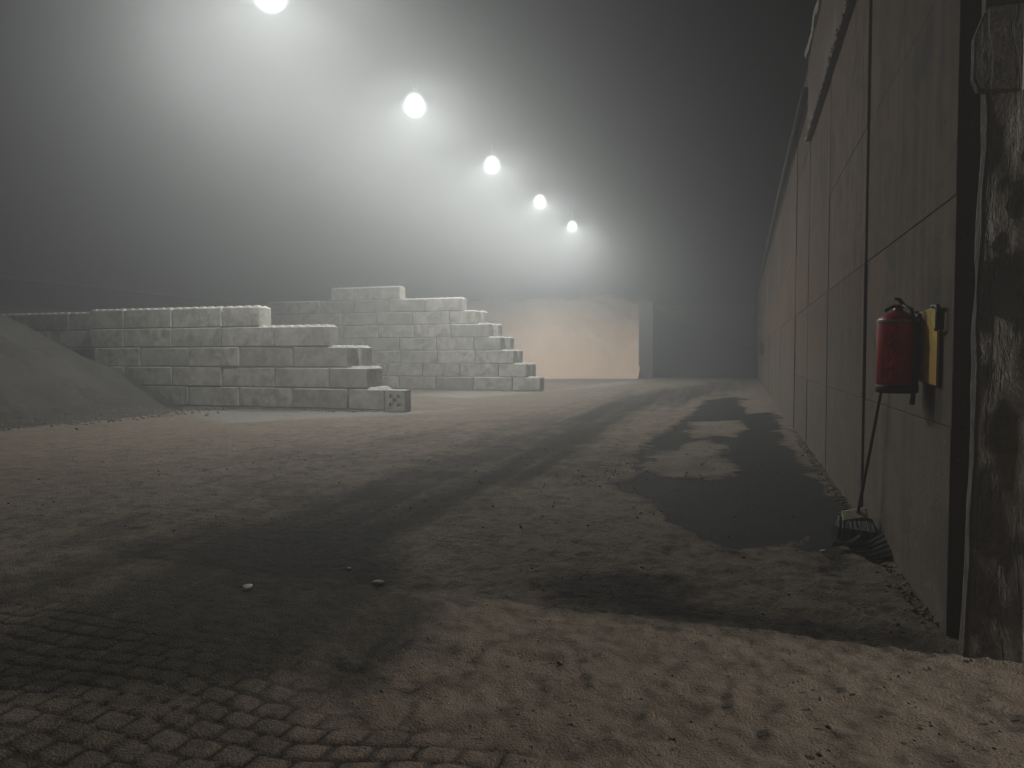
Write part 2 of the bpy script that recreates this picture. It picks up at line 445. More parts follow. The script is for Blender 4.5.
def build_ground():
    xs = lines((-80, -40, 10), (-40, -27, 2), (-27, -14, 0.3), (-14, -8, 0.12), (-8, -4.2, 0.05), (-4.2, 1.4, 0.0185), (1.4, 3, 0.08), (3, 12, 0.6), (12, 80, 8))
    ys = lines((-40, -4, 4), (-4, 1, 0.4), (1, 2.0, 0.06), (2.0, 6.6, 0.0165), (6.6, 13, 0.045), (13, 26, 0.12), (26, 62, 0.4), (62, 120, 8))
    X, Y = np.meshgrid(xs, ys)
    w1 = fbm(X, Y, 1.1, 4, 3.0); w2 = fbm(X, Y, 0.35, 4, 9.0)
    wx = X + 0.28 * w1 + 0.07 * w2; wy = Y + 0.5 * fbm(X, Y, 1.3, 4, 21.0) + 0.10 * fbm(X, Y, 0.3, 3, 31.0)
    s = sdf_poly(wx, wy, LANE)
    soft = 0.18 + 0.03 * np.clip(Y, 0, 40)
    dark = np.clip(0.5 + s / (2 * soft * np.where(X < -4, 3.0, 1.0)), 0, 1)
    # tyre-swept stripes along the lane
    tr = vnoise((X + 0.035 * Y) * 2.3, Y * 0.09, 40, 7)
    tr = 0.6 * tr + 0.4 * vnoise((X + 0.035 * Y) * 5.7, Y * 0.13, 80, 3)
    dark = dark * (0.34 + 0.86 * tr) * (0.55 + 0.45 * sstep(-6.0, -2.8, X + 0.06 * np.maximum(0, Y - 8)))
    b = np.clip(0.5 + sdf_poly(wx, Y + 0.12 * w1, BLOB) / 0.5, 0, 1)
    dark = np.maximum(dark, b * 0.95)
    band = sstep(-13, -4, X) * sstep(5.5, 9, Y) * sstep(23, 12, Y) * 0.30
    dark = np.maximum(dark, band * (0.6 + 0.8 * tr))
    streak = fbm((X + 0.035 * Y) * 1.0, Y * 0.06, 0.22, 4, 66.0) + 0.7 * fbm(X, Y, 0.5, 4, 67.0)
    dark = np.clip(dark + 0.34 * np.clip(streak, -.6, 1) * sstep(-14, -9, X) * sstep(3.5, 5.0, Y), 0, 1)
    dark = np.maximum(dark, 0.55 * sstep(-0.6, -2.4, X + 0.25 * (Y - 2.3)) * sstep(3.6, 2.6, Y))
    pale = np.zeros_like(X)
    for P in PALES: pale = np.maximum(pale, np.clip(0.5 + sdf_poly(wx, wy, P) / (0.5 + 0.03 * Y) , 0, 1) * (0.22 if P[0][1] < 11 else 0.9))
    ex = X + 0.12 * w1 + 0.10 * w2 + 0.16 * fbm(X, Y * 0.45, 0.35, 4, 55.0)
    ey = Y + 0.9 * fbm(X, Y * .6, 0.9, 5, 51.0) + 0.2 * w2
    sw = sdf_poly(ex, ey, WET)
    for P in ISLES: sw = np.minimum(sw, -sdf_poly(ex, ey, P))
    wet = np.clip(0.5 + sw / 0.42, 0, 1)
    for P in ISLES: pale = np.maximum(pale, np.clip(sdf_poly(ex, ey, P) / 0.4, 0, 0.42))
    gr = np.clip(0.4 + sdf_poly(wx, wy, GRAVEL) / 0.8, 0, 1)
    # pavers: running rows with rounded bone-like stones, buried by dirt away from the lower left
    row = Y / 0.118 + 0.25 * np.sin(X * 2.1) + 1.1 * fbm(X, Y, 0.9, 3, 70.0)
    k = np.floor(row); fr = row - k
    cx = X / 0.165 + 0.5 * (k.astype(int) & 1) + 0.22 * np.sin(k * 12.9898) * 0.4
    ck = np.floor(cx); fc = cx - ck
    bulge = 0.13 * np.sin(np.pi * fc)
    dr = np.minimum(fr + bulge * 0.5, 1 - fr + 0.0) * 0.118
    dc = np.minimum(fc, 1 - fc) * 0.165
    jw = 0.009 + 0.010 * w2
    e = np.minimum(dr, dc) + 0.35 * np.minimum(np.maximum(0, 0.035 - dr), np.maximum(0, 0.035 - dc)) * -1
    joint = 1 - sstep(jw * 0.4, jw * 1.7, e)
    pm = sstep(0.1, 0.6, 0.66 * sstep(3.25, 2.35, Y + 0.25 * (X + 2.2)) * sstep(0.2, -0.9, X + 0.35 * (Y - 2.3)) + 0.55 * w1)
    pm2 = 0.40 * sstep(-1.8, -3.4, X) * sstep(11, 5, Y) * (0.7 + 0.9 * w1)
    pm = np.clip(np.maximum(pm, pm2) + 0.04 * (w2), 0, 1) * sstep(11, 6, Y)
    tilt = (vnoise(ck * 7.7, k * 3.3) - 0.5) * 0.004 + (vnoise(ck * 2.7, k * 9.3, 5) - 0.5) * 0.006 * (fr - 0.5)
    near = sstep(14, 5, Y)
    lump = np.abs(fbm(X, Y, 0.55, 4, 90.0)); crust = np.maximum(0, fbm(X, Y, 0.16, 4, 120.0))
    Z = 0.020 * fbm(X, Y, 2.6, 3, 60.0) + 0.016 * w1 * near
    rough_zone = (1 - pm) * (1 - np.clip(wet * 1.6, 0, 1))
    Z = Z + rough_zone * near * (0.022 * lump + 0.020 * crust + 0.020 * fbm(X, Y, 0.07, 2, 140.0))
    Z = Z + pm * (tilt - 0.010 * joint)
    Z = Z - 0.022 * np.clip(wet, 0, 1) * sstep(0, 3, Y)
    # shallow wheel rut edge beside the lane
    Z = Z - 0.02 * np.clip(dark, 0, 1) * near * sstep(4.5, 6.5, Y)
    outside = (X > 1.2) | (X < -26)
    Z = np.where(outside, Z * 0.3, Z) - 0.012
    me = grid_mesh('ground', X, Y, Z)
    n = X.size
    for nm, chans in (('m1', (dark, wet, pale)), ('m2', (pm, joint * pm, gr))):
        at = me.attributes.new(nm, 'FLOAT_COLOR', 'POINT')
        arr = np.ones((n, 4), np.float32)
        for i, c in enumerate(chans): arr[:, i] = np.clip(c, 0, 1).ravel()
        at.data.foreach_set('color', arr.ravel())
    o = obj('ground', me, M['ground'])
    return tag(o, 'dusty paved yard floor with dark wheel lane and damp patches', 'ground', kind='structure')
build_ground()

# ------------------------------------------------------------------ right-hand wall of precast panels
WX = 1.08
def right_wall():
    root = empty('concrete_wall', (WX, 4.4, 0), 'tall brown wall of precast concrete panels along the right side', 'wall')
    ys = [4.38] + [7.25 + 3.02 * k for k in range(18)]
    zs = [-0.15, 1.12, 2.36, 3.6, 5.1, 6.67]
    g = 0.009
    for i in range(len(ys) - 1):
        dxc = random.uniform(-0.008, 0.008)
        for j in range(len(zs) - 1):
            dx = random.uniform(-0.0025, 0.0025)
            bm = boxm(dxc + dx, 0.20, ys[i] + (0.07 if i else 0) - 4.4, ys[i + 1] - 0.07 - 4.4, zs[j] + (0.0022 if j else 0), zs[j + 1] - 0.0022, bevel=0.0035)
            o = obj('wall_panel', bm, M['panel'], root)
    obj('backing_wall', boxm(0.05, 0.30, 0.0, 56, -0.2, 6.6), M['gap'], root)
right_wall()

def girder():
    y0, y1, x = 4.5, 13.2, WX
    root = empty('steel_girder', (x, y0, 5.15), 'rusty bolted steel girder along the top of the right wall', 'girder')
    L = y1 - y0
    obj('web', boxm(-0.06, -0.012, 0, L, 0.02, 1.36, bevel=0.004), M['rust'], root)
    obj('flange', boxm(-0.085, -0.01, 0, L, -0.03, 0.018, bevel=0.004), M['rust'], root)
    # concrete coping with a broken, dust-caked edge
    bm = BM(); n = 160; rings = []
    for k in range(n + 1):
        y = L * k / n
        q = float(fbm(np.array([y]), np.array([3.0]), 0.45, 4, 400.0)[0]); q2 = float(fbm(np.array([y]), np.array([9.0]), 0.3, 4, 410.0)[0])
        o_, lo_ = -0.10 + 0.05 * q, 1.33 + 0.09 * q2
        rings.append([bm.verts.new(v) for v in ((o_, y, lo_), (o_ - .02, y, lo_ + .06), (o_ + .01 * q2, y, 1.46 + .03 * q), (-0.01, y, 1.47), (-0.01, y, lo_ + .02))])
    for p, q in zip(rings[:-1], rings[1:]):
        for k in range(5): bm.faces.new((p[k], p[(k + 1) % 5], q[(k + 1) % 5], q[k]))
    bm.faces.new(rings[0]); bm.faces.new(rings[-1][::-1])
    bmesh.ops.recalc_face_normals(bm, faces=bm.faces[:])
    obj('coping', bm, M['pale_dust'], root)
    for k in range(34):
        bm = BM(); bmesh.ops.create_icosphere(bm, subdivisions=1, radius=random.uniform(.028, .05))
        for v in bm.verts: v.co = Vector((v.co.x * .7, v.co.y * random.uniform(.8, 1.5), v.co.z * random.uniform(.7, 1.3)))
        bmesh.ops.translate(bm, vec=(-0.088, 0.15 + k * L / 34 + random.uniform(-.06, .06), -0.012 + random.uniform(-.02, .03)), verts=bm.verts[:])
        obj('bolt', bm, M['pale_dust'], root)
    pb = BM(); tube(pb, [(x - 0.09, 13.3, 6.0), (x - 0.10, 22, 6.02), (x - 0.09, 34, 6.0), (x - 0.09, 58, 6.0)], 0.07, 10)
    tag(obj('pipe', pb, M['steel'], None, True), 'dark pipe running along the upper right wall beyond the rusty girder', 'pipe')
girder()

def pier():
    root = empty('concrete_pier', (1.12, 4.10, 0), 'spalled grey concrete pier beside the dark slot at the right edge', 'pier')
    # uneven shaft: a dense box pushed about by noise
    nx, nz = 14, 110
    H = 6.4; w = 0.235; dpt = 0.085
    bm = BM()
    def P(u, z, side):
        return None
    ring_n = 40
    rings = []
    path = []
    for k in range(14): path.append((k / 13 * w, 0.0))
    for k in range(1, 7): path.append((w, k / 6 * dpt))
    for k in range(1, 14): path.append((w - k / 13 * w, dpt))
    for k in range(1, 6): path.append((0, dpt - k / 6 * dpt))
    pa = np.array(path)
    for j in range(nz + 1):
        z = -0.15 + (H + 0.15) * j / nz
        nse = 0.020 * fbm(pa[:, 0] * 1.0 + pa[:, 1] * 2, np.full(len(pa), z), 0.22, 4, 5.0)
        lean = -0.030 * max(0, 1 - z / 1.3)
        bul = 0.022 * fbm(np.zeros(1), np.array([z]), 0.6, 3, 8.0)[0]
        r = []
        for (px_, py_), q in zip(path, nse):
            left = 1 - px_ / w
            r.append(bm.verts.new((px_ + (lean + bul) * left + q * (1 if px_ < w * .5 else -1) * 0.5, py_ + q * (-1 if py_ < dpt / 2 else .2), z)))
        rings.append(r)
    n = len(path)
    for a, b in zip(rings[:-1], rings[1:]):
        for k in range(n): bm.faces.new((a[k], a[(k + 1) % n], b[(k + 1) % n], b[k]))
    bm.faces.new(rings[0][::-1]); bm.faces.new(rings[-1])
    obj('shaft', bm, M['pier'], root, True)
    bm = BM()
    pts = [(-0.052, 2.86), (-0.052, 3.06), (0.0, 3.2), (0.16, 3.2), (0.16, 2.78), (-0.03, 2.80)]
    fr = [bm.verts.new((a, -0.016, b)) for a, b in pts]; bk = [bm.verts.new((a, 0.05, b)) for a, b in pts]
    bm.faces.new(fr); bm.faces.new(bk[::-1])
    for k in range(len(pts)): bm.faces.new((fr[k], bk[k], bk[(k + 1) % len(pts)], fr[(k + 1) % len(pts)]))
    bmesh.ops.bevel(bm, geom=bm.edges[:], offset=0.008, segments=1, affect='EDGES')
    obj('corbel', bm, M['pier'], root)
pier()

# ------------------------------------------------------------------ the hall: facade with its gate, side wall, end wall, roof
EAVE_Z, RIDGE_X, RIDGE_Z, LEFT_X, END_Y = 7.2, -12.4, 16.5, -26.0, 60.0
def prism(pts, y0, y1):
    bm = BM()
    f = [bm.verts.new((a, y0, b)) for a, b in pts]; k = [bm.verts.new((a, y1, b)) for a, b in pts]
    bm.faces.new(f); bm.faces.new(k[::-1])
    for i in range(len(pts)): bm.faces.new((f[i], k[i], k[(i + 1) % len(pts)], f[(i + 1) % len(pts)]))
    bmesh.ops.recalc_face_normals(bm, faces=bm.faces[:])
    return bm
def hall():
    r = empty('gate_wall', (1.4, 4.24, 0), 'dark rendered facade wall around the open gate at the right edge', 'wall')
    def put(name, bm, mat, root=r):
        bmesh.ops.translate(bm, vec=-Vector(root.location), verts=bm.verts[:])
        return obj(name, bm, mat, root)
    put('gate_jamb', boxm(1.365, 12.0, 4.135, 4.55, -0.2, 6.4, bevel=0.01), M['facade'])
    put('slot_lining', boxm(1.20, 1.36, 4.24, 4.37, -0.2, 6.4), M['gap'])
    put('gate_jamb', boxm(-27.0, -8.5, 4.2, 4.55, -0.2, 6.4, bevel=0.01), M['facade'])
    put('gable', prism([(-27.0, 6.41), (12.0, 6.41), (12.0, 7.0), (1.6, 7.3), (RIDGE_X, 16.7), (-27.0, 7.3)], 4.2, 4.45), M['facade'])
    r = empty('side_wall', (LEFT_X, 4.6, 0), 'long dim side wall behind the left heap, half lost in haze', 'wall')
    put('concrete_base', boxm(LEFT_X - .3, LEFT_X, 4.6, 60, -0.2, 3.4), M['side_base'], r)
    put('girt', boxm(LEFT_X - 0.095, LEFT_X + 0.10, 4.6, 60, 4.4, 4.5), M['side_sheet'], r)
    r = empty('end_wall', (-12, END_Y, 0), 'dark far end wall of the hall closing the view', 'wall')
    put('concrete_base', boxm(-26, 1.0, END_Y, END_Y + .5, -0.2, 5.55, bevel=0.02), M['dim_concrete'], r)
    put('capping', boxm(-26, 1.0, END_Y - 0.06, END_Y + .4, 5.554, 5.70, bevel=0.01), M['old_concrete'], r)
    put('cladding', boxm(-26.2, 1.6, END_Y + .25, END_Y + .4, 5.71, 8.0), M['sheet'], r)
    r = empty('hall_roof', (RIDGE_X, 4.3, EAVE_Z), 'dark vaulted roof over the hall, lost in haze', 'roof')
    # one smooth stretched shell: springs from the low left wall and the tall right wall, rounded off over the far end
    t = np.linspace(0, math.pi, 61); ys = np.concatenate([np.linspace(4.3, 44, 30), 44 + 16.3 * np.sin(np.linspace(0.03, math.pi / 2, 26))])
    T, Y = np.meshgrid(t, ys)
    k = np.sqrt(np.clip(1 - (np.clip(Y - 44, 0, None) / 16.3) ** 2, 0, 1))
    xr, xl = 1.7, LEFT_X - 0.15
    X = (xr + xl) / 2 + (xr - xl) / 2 * np.sign(np.cos(T)) * np.abs(np.cos(T)) ** 0.85
    base = 3.3 + (7.0 - 3.3) * (X - xl) / (xr - xl)
    top = 15.6
    Z = base + (top - base) * np.sin(T) ** 0.85 * k
    me = grid_mesh('roof_shell', X - r.location.x, Y - r.location.y, Z - r.location.z)
    obj('roof_shell', me, M['sheet'], r)
    fr = BM(); tube(fr, [(float(X[0, i]) - r.location.x, 0.02, float(Z[0, i]) - r.location.z) for i in range(61)], 0.09, 8)
    obj('edge_beam', fr, M['roof_steel'], r, True)
hall()

# ------------------------------------------------------------------ ceiling lamps
def make_lamp():
    root = empty('pendant_lamp', (0, 0, 0))
    bm = BM(); lathe(bm, [(0.05, 0.370), (0.055, 0.374), (0.05, 0.50), (0.03, 0.72), (0.02, 0.78), (0.01, 0.80)], 28)
    obj('housing', bm, M['housing'], root, True)
    bm = BM(); lathe(bm, [*[(max(0.004, 0.44 * math.cos(a)), -0.10 + 0.47 * math.sin(a)) for a in np.linspace(-math.pi / 2, math.pi / 2 * 0.96, 28)]], 28)
    obj('lens', bm, M['lens'], root, True)
    bm = BM(); tube(bm, [(0, 0, 0.78), (0, 0, 5.3)], 0.002, 5)
    obj('suspension_rod', bm, M['roof_steel'], root, True)
    return root
def copy_thing(o):
    c = o.copy(); COL.objects.link(c)
    for ch in o.children:
        k = ch.copy(); COL.objects.link(k); k.parent = c
    return c
LL = ['nearest lit white ceiling lamp, cut by the top edge of the photo',
      'second lit ceiling lamp from the top, the largest seen whole',
      'middle one of the five lit ceiling lamps in the receding row',
      'fourth lit ceiling lamp, second smallest of the receding row',
      'farthest and smallest lit ceiling lamp, lowest of the row']
proto = make_lamp()
lamps = [proto] + [copy_thing(proto) for _ in LAMP_Y[1:]]
for o, y, lb in zip(lamps, LAMP_Y, LL):
    o.location = (LAMP_X, y, LAMP_Z)
    tag(o, lb, 'ceiling lamp', 'lit lamps in a row under the roof')
    ld = bpy.data.lights.new('lamp_light', 'SPOT')
    ld.energy = LAMP_W; ld.color = LAMP_COL; ld.spot_size = R(180); ld.spot_blend = 0.74; ld.shadow_soft_size = 0.22
    lo = bpy.data.objects.new('lamp_light', ld); COL.objects.link(lo)
    lo.parent = o; lo.location = (0, 0, -0.10)

# wall lamp outside the gate: rakes the foreground from the right
def gate_lamp():
    root = empty('facade_lamp', (8.0, 4.17, 3.1), 'outdoor bulkhead lamp on the facade right of the gate', 'wall lamp')
    obj('arm', boxm(-.03, .03, -.2, -.04, 0.05, 0.11, bevel=.005), M['steel'], root)
    obj('housing', boxm(-.14, .14, -.36, -.1, 0.0, 0.045, bevel=.01), M['housing'], root)
    ld = bpy.data.lights.new('lamp_light', 'POINT')
    ld.energy = GATE_W; ld.color = (1.0, 0.97, 0.91); ld.shadow_soft_size = 0.05
    lo = bpy.data.objects.new('lamp_light', ld); COL.objects.link(lo); lo.parent = root; lo.location = (0, -0.25, -0.12)
gate_lamp()

# ------------------------------------------------------------------ stacked concrete blocks
BH = 0.6; BD = 0.6
def block_mesh(L, studs, seed):
    rnd = random.Random(seed)
    bm = BM()
    box(bm, -L / 2, L / 2, 0, BD, 0.010, BH - 0.008, bevel=0.028, seg=1)
    # a chipped corner or two
    bm.verts.ensure_lookup_table()
    for _ in range(5):
        v = rnd.choice(bm.verts[:]); d = Vector((-math.copysign(rnd.uniform(0, .02), v.co.x), (0.012 if v.co.y < .3 else -.012), rnd.uniform(-.012, .004)))
        v.co += d
    if studs:
        n = max(2, int(round(L / 0.3)))
        for i in range(n):
            for j in (0.15, 0.45):
                x = -L / 2 + (i + .5) * L / n
                bot = [bm.verts.new((x + a * .105, j + b * .105, BH - 0.006)) for a, b in ((-1, -1), (1, -1), (1, 1), (-1, 1))]
                top = [bm.verts.new((x + a * .06, j + b * .06, BH + 0.042)) for a, b in ((-1, -1), (1, -1), (1, 1), (-1, 1))]
                bm.faces.new(top)
                for k in range(4): bm.faces.new((bot[k], bot[(k + 1) % 4], top[(k + 1) % 4], top[k]))
    me = bpy.data.meshes.new('concrete_block'); bm.normal_update(); bm.to_mesh(me); bm.free()
    me.materials.append(M['block'])
    return me
_bc = {}
def bmesh_for(L, studs):
    k = (round(L, 2), studs, random.randint(0, 3))
    if k not in _bc: _bc[k] = block_mesh(L, studs, hash(k) & 255)
    return _bc[k]
ORD = ['', 'first', 'second', 'third', 'fourth', 'fifth', 'sixth', 'seventh', 'eighth', 'ninth', 'tenth', 'eleventh', 'twelfth', 'thirteenth']
def place_block(L, xr, y, z, studs, label, group, rz=0.0):
    o = bpy.data.objects.new('concrete_block', bmesh_for(L, studs)); COL.objects.link(o)
    o.location = (xr - L / 2, y + random.uniform(-.018, .018), z)
    o.rotation_euler = (0, 0, rz + R(random.uniform(-.35, .35)))
    return tag(o, label, 'concrete block', group)

def wall_courses(which, y, ends, firsts, left, stop):
    """ends: right end of each course from the floor up; firsts: length of its end block"""
    n = len(ends)
    for c in range(n):
        x = ends[c]; k = 1; L = firsts[c]
        lim = stop.get(c, left)
        while x > lim + 0.3:
            L = L if k == 1 else 1.86
            if x - L < lim: L = max(0.6, x - lim)
            above_x = ends[c + 1] if c + 1 < n else -99
            exposed = (x - 0.05 > above_x) or (c + 1 in stop and x - L < stop[c + 1])
            if k == 1: lb = f'grey concrete block at the stepped end, {ORD[c+1]} course up of the {which} block wall'
            else: lb = f'grey concrete block {ORD[k]} from the stepped end, {ORD[c+1]} course up of the {which} wall'
            place_block(L - 0.03, x - 0.015, y, c * BH, exposed, lb, f'blocks of the {which} stepped wall')
            x -= L; k += 1

wall_courses('nearer', 18.1, [-9.50, -10.02, -10.66, -11.27, -13.6], [1.16, 1.24, 1.82, 1.85, 1.36], -20.1, {})
place_block(1.85, -10.56, 18.76, 2 * BH, True, 'concrete block in the hidden second row, peeping past the nearer wall at mid height', 'second row blocks behind the nearer wall')
place_block(1.85, -10.2, 18.76, 1 * BH, True, 'concrete block in the hidden second row low behind the nearer wall', 'second row blocks behind the nearer wall')
place_block(1.85, -9.9, 18.76, 0, True, 'concrete block in the hidden second row standing on the floor behind the nearer wall', 'second row blocks behind the nearer wall')

wall_courses('farther', 30.6, [-8.42, -9.06, -9.64, -10.25, -10.8, -11.46, -12.1, -15.2], [1.3, 1.32, 1.86, 1.3, 1.86, 1.3, 1.86, 1.86], -22.6, {7: -18.95})
for c, x in enumerate([-8.6, -9.0, -9.62, -10.05, -10.62, -11.32]):
    place_block(1.86, x + .02, 31.28, c * BH, True, f'concrete block {ORD[c+1]} course up in the row showing behind the farther wall', 'second row blocks behind the farther wall')

# end-on block with five round sockets
def end_block():
    bm = BM()
    L = 0.42
    n = 5; s = 0.58
    gv = [[bm.verts.new((-s / 2 + s * i / n, 0, 0.006 + s * j / n)) for i in range(n + 1)] for j in range(n + 1)]
    fs = {}
    for j in range(n):
        for i in range(n): fs[i, j] = bm.faces.new((gv[j][i], gv[j][i + 1], gv[j + 1][i + 1], gv[j + 1][i]))
    bv = [[None] * 2 for _ in range(2)]
    outer = [gv[0][i] for i in range(n + 1)] + [gv[j][n] for j in range(1, n + 1)] + [gv[n][i] for i in range(n - 1, -1, -1)] + [gv[j][0] for j in range(n - 1, 0, -1)]
    back = [bm.verts.new((v.co.x, L, v.co.z)) for v in outer]
    for k in range(len(outer)):
        bm.faces.new((outer[(k + 1) % len(outer)], outer[k], back[k], back[(k + 1) % len(outer)]))
    bm.faces.new(back[::-1])
    for key in ((1, 1), (3, 1), (2, 2), (1, 3), (3, 3)):
        f = fs[key]
        bmesh.ops.inset_region(bm, faces=[f], thickness=0.012, depth=0)
        for v in f.verts: v.co.y += 0.075; v.co.x += (0 - (v.co.x - f.calc_center_median().x)) * 0.2
    o = obj('concrete_block', bm, M['block'])
    o.location = (-9.06, 17.86, 0); o.rotation_euler = (0, 0, R(1.5))
    tag(o, 'end-on concrete block with five dark sockets at the foot of the nearer wall', 'concrete block', 'blocks of the nearer stepped wall')
end_block()

# dim set-back wall to the left
for c in range(5):
    x = -20.2 + (0.9 if c % 2 else 0.0) * -1; k = 1
    x0 = -20.15
    while x0 > -25.9:
        L = 0.93 if (k == 1 and c % 2) else 1.86
        L = min(L, x0 + 25.95)
        if L < 0.3: break
        place_block(L - .012, x0, 19.0, c * BH, c == 4, f'dim concrete block {ORD[k]} from right, {ORD[c+1]} course of the set-back left wall', 'blocks of the set-back left wall')
        x0 -= L; k += 1

# dividing wall of the far bay
dv = empty('dividing_wall', (-6.9, 51.2, 0), 'concrete dividing wall between the orange heap and the dark bay', 'wall')
obj('end_post', boxm(0.0, 1.0, 0, 0.9, -0.1, 5.35, bevel=0.03), M['dim_concrete'], dv)
obj('wall', boxm(0.15, 0.9, 0.904, 8.78, -0.1, 5.15, bevel=0.02), M['dim_concrete'], dv)

# ------------------------------------------------------------------ heaps
def heap(name, xs, ys, zf, mat, label, cat):
    X, Y = np.meshgrid(xs, ys); Z = zf(X, Y)
    # close with skirts below the floor
    Z[0, :] = np.minimum(Z[0, :], -0.2); Z[-1, :] = np.where(Z[-1, :] > 0, Z[-1, :], -0.2); 
    Z = np.maximum(Z, -0.2)
    o = obj(name, grid_mesh(name, X, Y, Z), mat)
    return tag(o, label, cat)
def z_left(X, Y):
    cyc = np.clip(Y, 5.0, 13.6)
    d = np.sqrt((X + 21.5) ** 2 + (Y - cyc) ** 2)
    z = 4.0 - 0.60 * d
    z = z + 0.12 * fbm(X, Y, 1.6, 5, 200.0) + 0.05 * fbm(X, Y, 0.30, 4, 210.0)
    top = 4.0
    z = np.where(z > 3.4, 3.4 + (z - 3.4) * 0.5, z)
    # run-out toe
    return np.where(z < 0.25, 0.25 * np.exp((z - 0.25) / 0.22) - 0.05, z)
heap('grit_heap', lines((-25.9, -13.2, 0.09)), lines((4.7, 17.95, 0.09)), z_left, M['grey_grit'], 'grey grit heap sloping down at the left edge of the photo', 'heap')
def z_pink(X, Y):
    foot = 47.5 + 2.6 * sstep(-17.0, -7.2, X) + 0.35 * fbm(X, X * 0, 3.0, 3, 220.0) + 0.05 * (X + 8)
    z = (Y - foot) * 0.80
    top = 6.1 + 0.9 * np.exp(-((X + 10.6) / 1.6) ** 2) + 0.45 * fbm(X, Y, 2.2, 4, 230.0)
    z = np.where(z > top - .8, top - .8 + .8 * (1 - np.exp(-(z - top + .8) / .8)), z)
    z = z + 0.30 * fbm(X, Y, 1.1, 5, 240.0) * sstep(0, 1.5, z) + 0.05 * fbm(X, Y, .4, 3, 250.)
    return np.where(z < 0.25, 0.25 * np.exp((z - 0.25) / 0.3) - 0.04, z)
heap('salt_heap', lines((-25.9, -6.78, 0.14)), lines((43.5, 59.9, 0.14)), z_pink, M['orange_salt'], 'tall pale orange salt heap glowing under the farthest lamps', 'heap')
def z_dark(X, Y):
    top = 4.6 - 0.42 * np.clip(X + 6, 0, 9) + 0.3 * fbm(X, Y, 2., 3, 260.)
    z = (Y - 53.2 - 0.3 * fbm(X, Y, 2., 3, 265.)) * 1.1
    z = np.minimum(z, top + (z - top) * 0.08) + 0.12 * fbm(X, Y, .8, 4, 270.)
    return np.where(z < 0.2, 0.2 * np.exp((z - 0.2) / 0.2) - 0.04, z)
heap('dark_heap', lines((-6.0, 1.0, 0.1)), lines((51.6, 59.9, 0.1)), z_dark, M['dark_grit'], 'black heap in the unlit bay at the far end of the hall', 'heap')

# ------------------------------------------------------------------ fire extinguisher, board, broom, cabinet
def extinguisher():
    cx, cy, z0 = 0.93, 5.02, 1.31
    root = empty('fire_extinguisher', (cx, cy, z0), 'red fire extinguisher hanging on the right wall beside the yellow board', 'fire extinguisher')
    bm = BM(); r = 0.118
    lathe(bm, [(0.085, 0.0), (r, 0.015), (r, 0.40), (r * .96, 0.425), (0.082, 0.452), (0.045, 0.468), (0.03, 0.48)], 40)
    obj('cylinder', bm, M['red'], root, True)
    # wrinkled plastic sleeve on the front
    bm = BM(); n, mz = 22, 40; a0, a1 = R(225), R(275); g = []
    for j in range(mz + 1):
        row = []
        for i in range(n + 1):
            a = a0 + (a1 - a0) * i / n; z = 0.03 + 0.37 * j / mz
            q = float(fbm(np.array([i * .3]), np.array([j * .55 + i * .12]), 1.6, 3, 300.0)[0])
            rr = r + 0.006 + 0.013 * q
            row.append(bm.verts.new((rr * math.cos(a), rr * math.sin(a), z)))
        g.append(row)
    for j in range(mz):
        for i in range(n): bm.faces.new((g[j][i], g[j][i + 1], g[j + 1][i + 1], g[j + 1][i]))
    ret = bmesh.ops.solidify(bm, geom=bm.faces[:], thickness=0.003)
    obj('sleeve', bm, M['redfilm'], root, True)
    bm = BM(); lathe(bm, [(0.095, -0.035), (0.119, -0.03), (0.1215, 0.012), (0.117, 0.018)], 36)
    obj('base_ring', bm, M['black'], root, True)
    bm = BM(); lathe(bm, [(0.1205, 0.404), (0.122, 0.412), (0.118, 0.420)], 36, closed=False)
    obj('shoulder_rim', bm, M['pale_dust'], root, True)
    bm = BM(); lathe(bm, [(0.026, 0.465), (0.028, 0.49), (0.018, 0.495), (0.018, 0.515)], 14)
    obj('valve', bm, M['brass'], root, True)
    bm = BM(); tube(bm, [(0.02, 0.0, 0.50), (-0.03, -0.03, 0.505), (-0.085, -0.075, 0.475)], 0.011, 8)
    obj('carry_handle', bm, M['black'], root, True)
    bm = BM(); tube(bm, [(0.03, 0.01, 0.515), (0.0, -0.025, 0.545), (-0.03, -0.05, 0.55)], [0.012, 0.012, 0.008], 8)
    obj('lever', bm, M['black'], root, True)
    bm = BM(); tube(bm, [(0.02, 0.02, 0.495), (0.02, -0.06, 0.505), (0.05, -0.118, 0.48), (0.075, -0.118, 0.36), (0.08, -0.108, 0.15), (0.075, -0.108, 0.0), (0.065, -0.105, -0.10)], [0.011] * 6 + [0.016], 10)
    obj('hose', bm, M['black'], root, True)
    obj('wall_bracket', boxm(0.10, 0.146, -.04, .04, 0.10, 0.46, bevel=.004), M['steel'], root)
extinguisher()

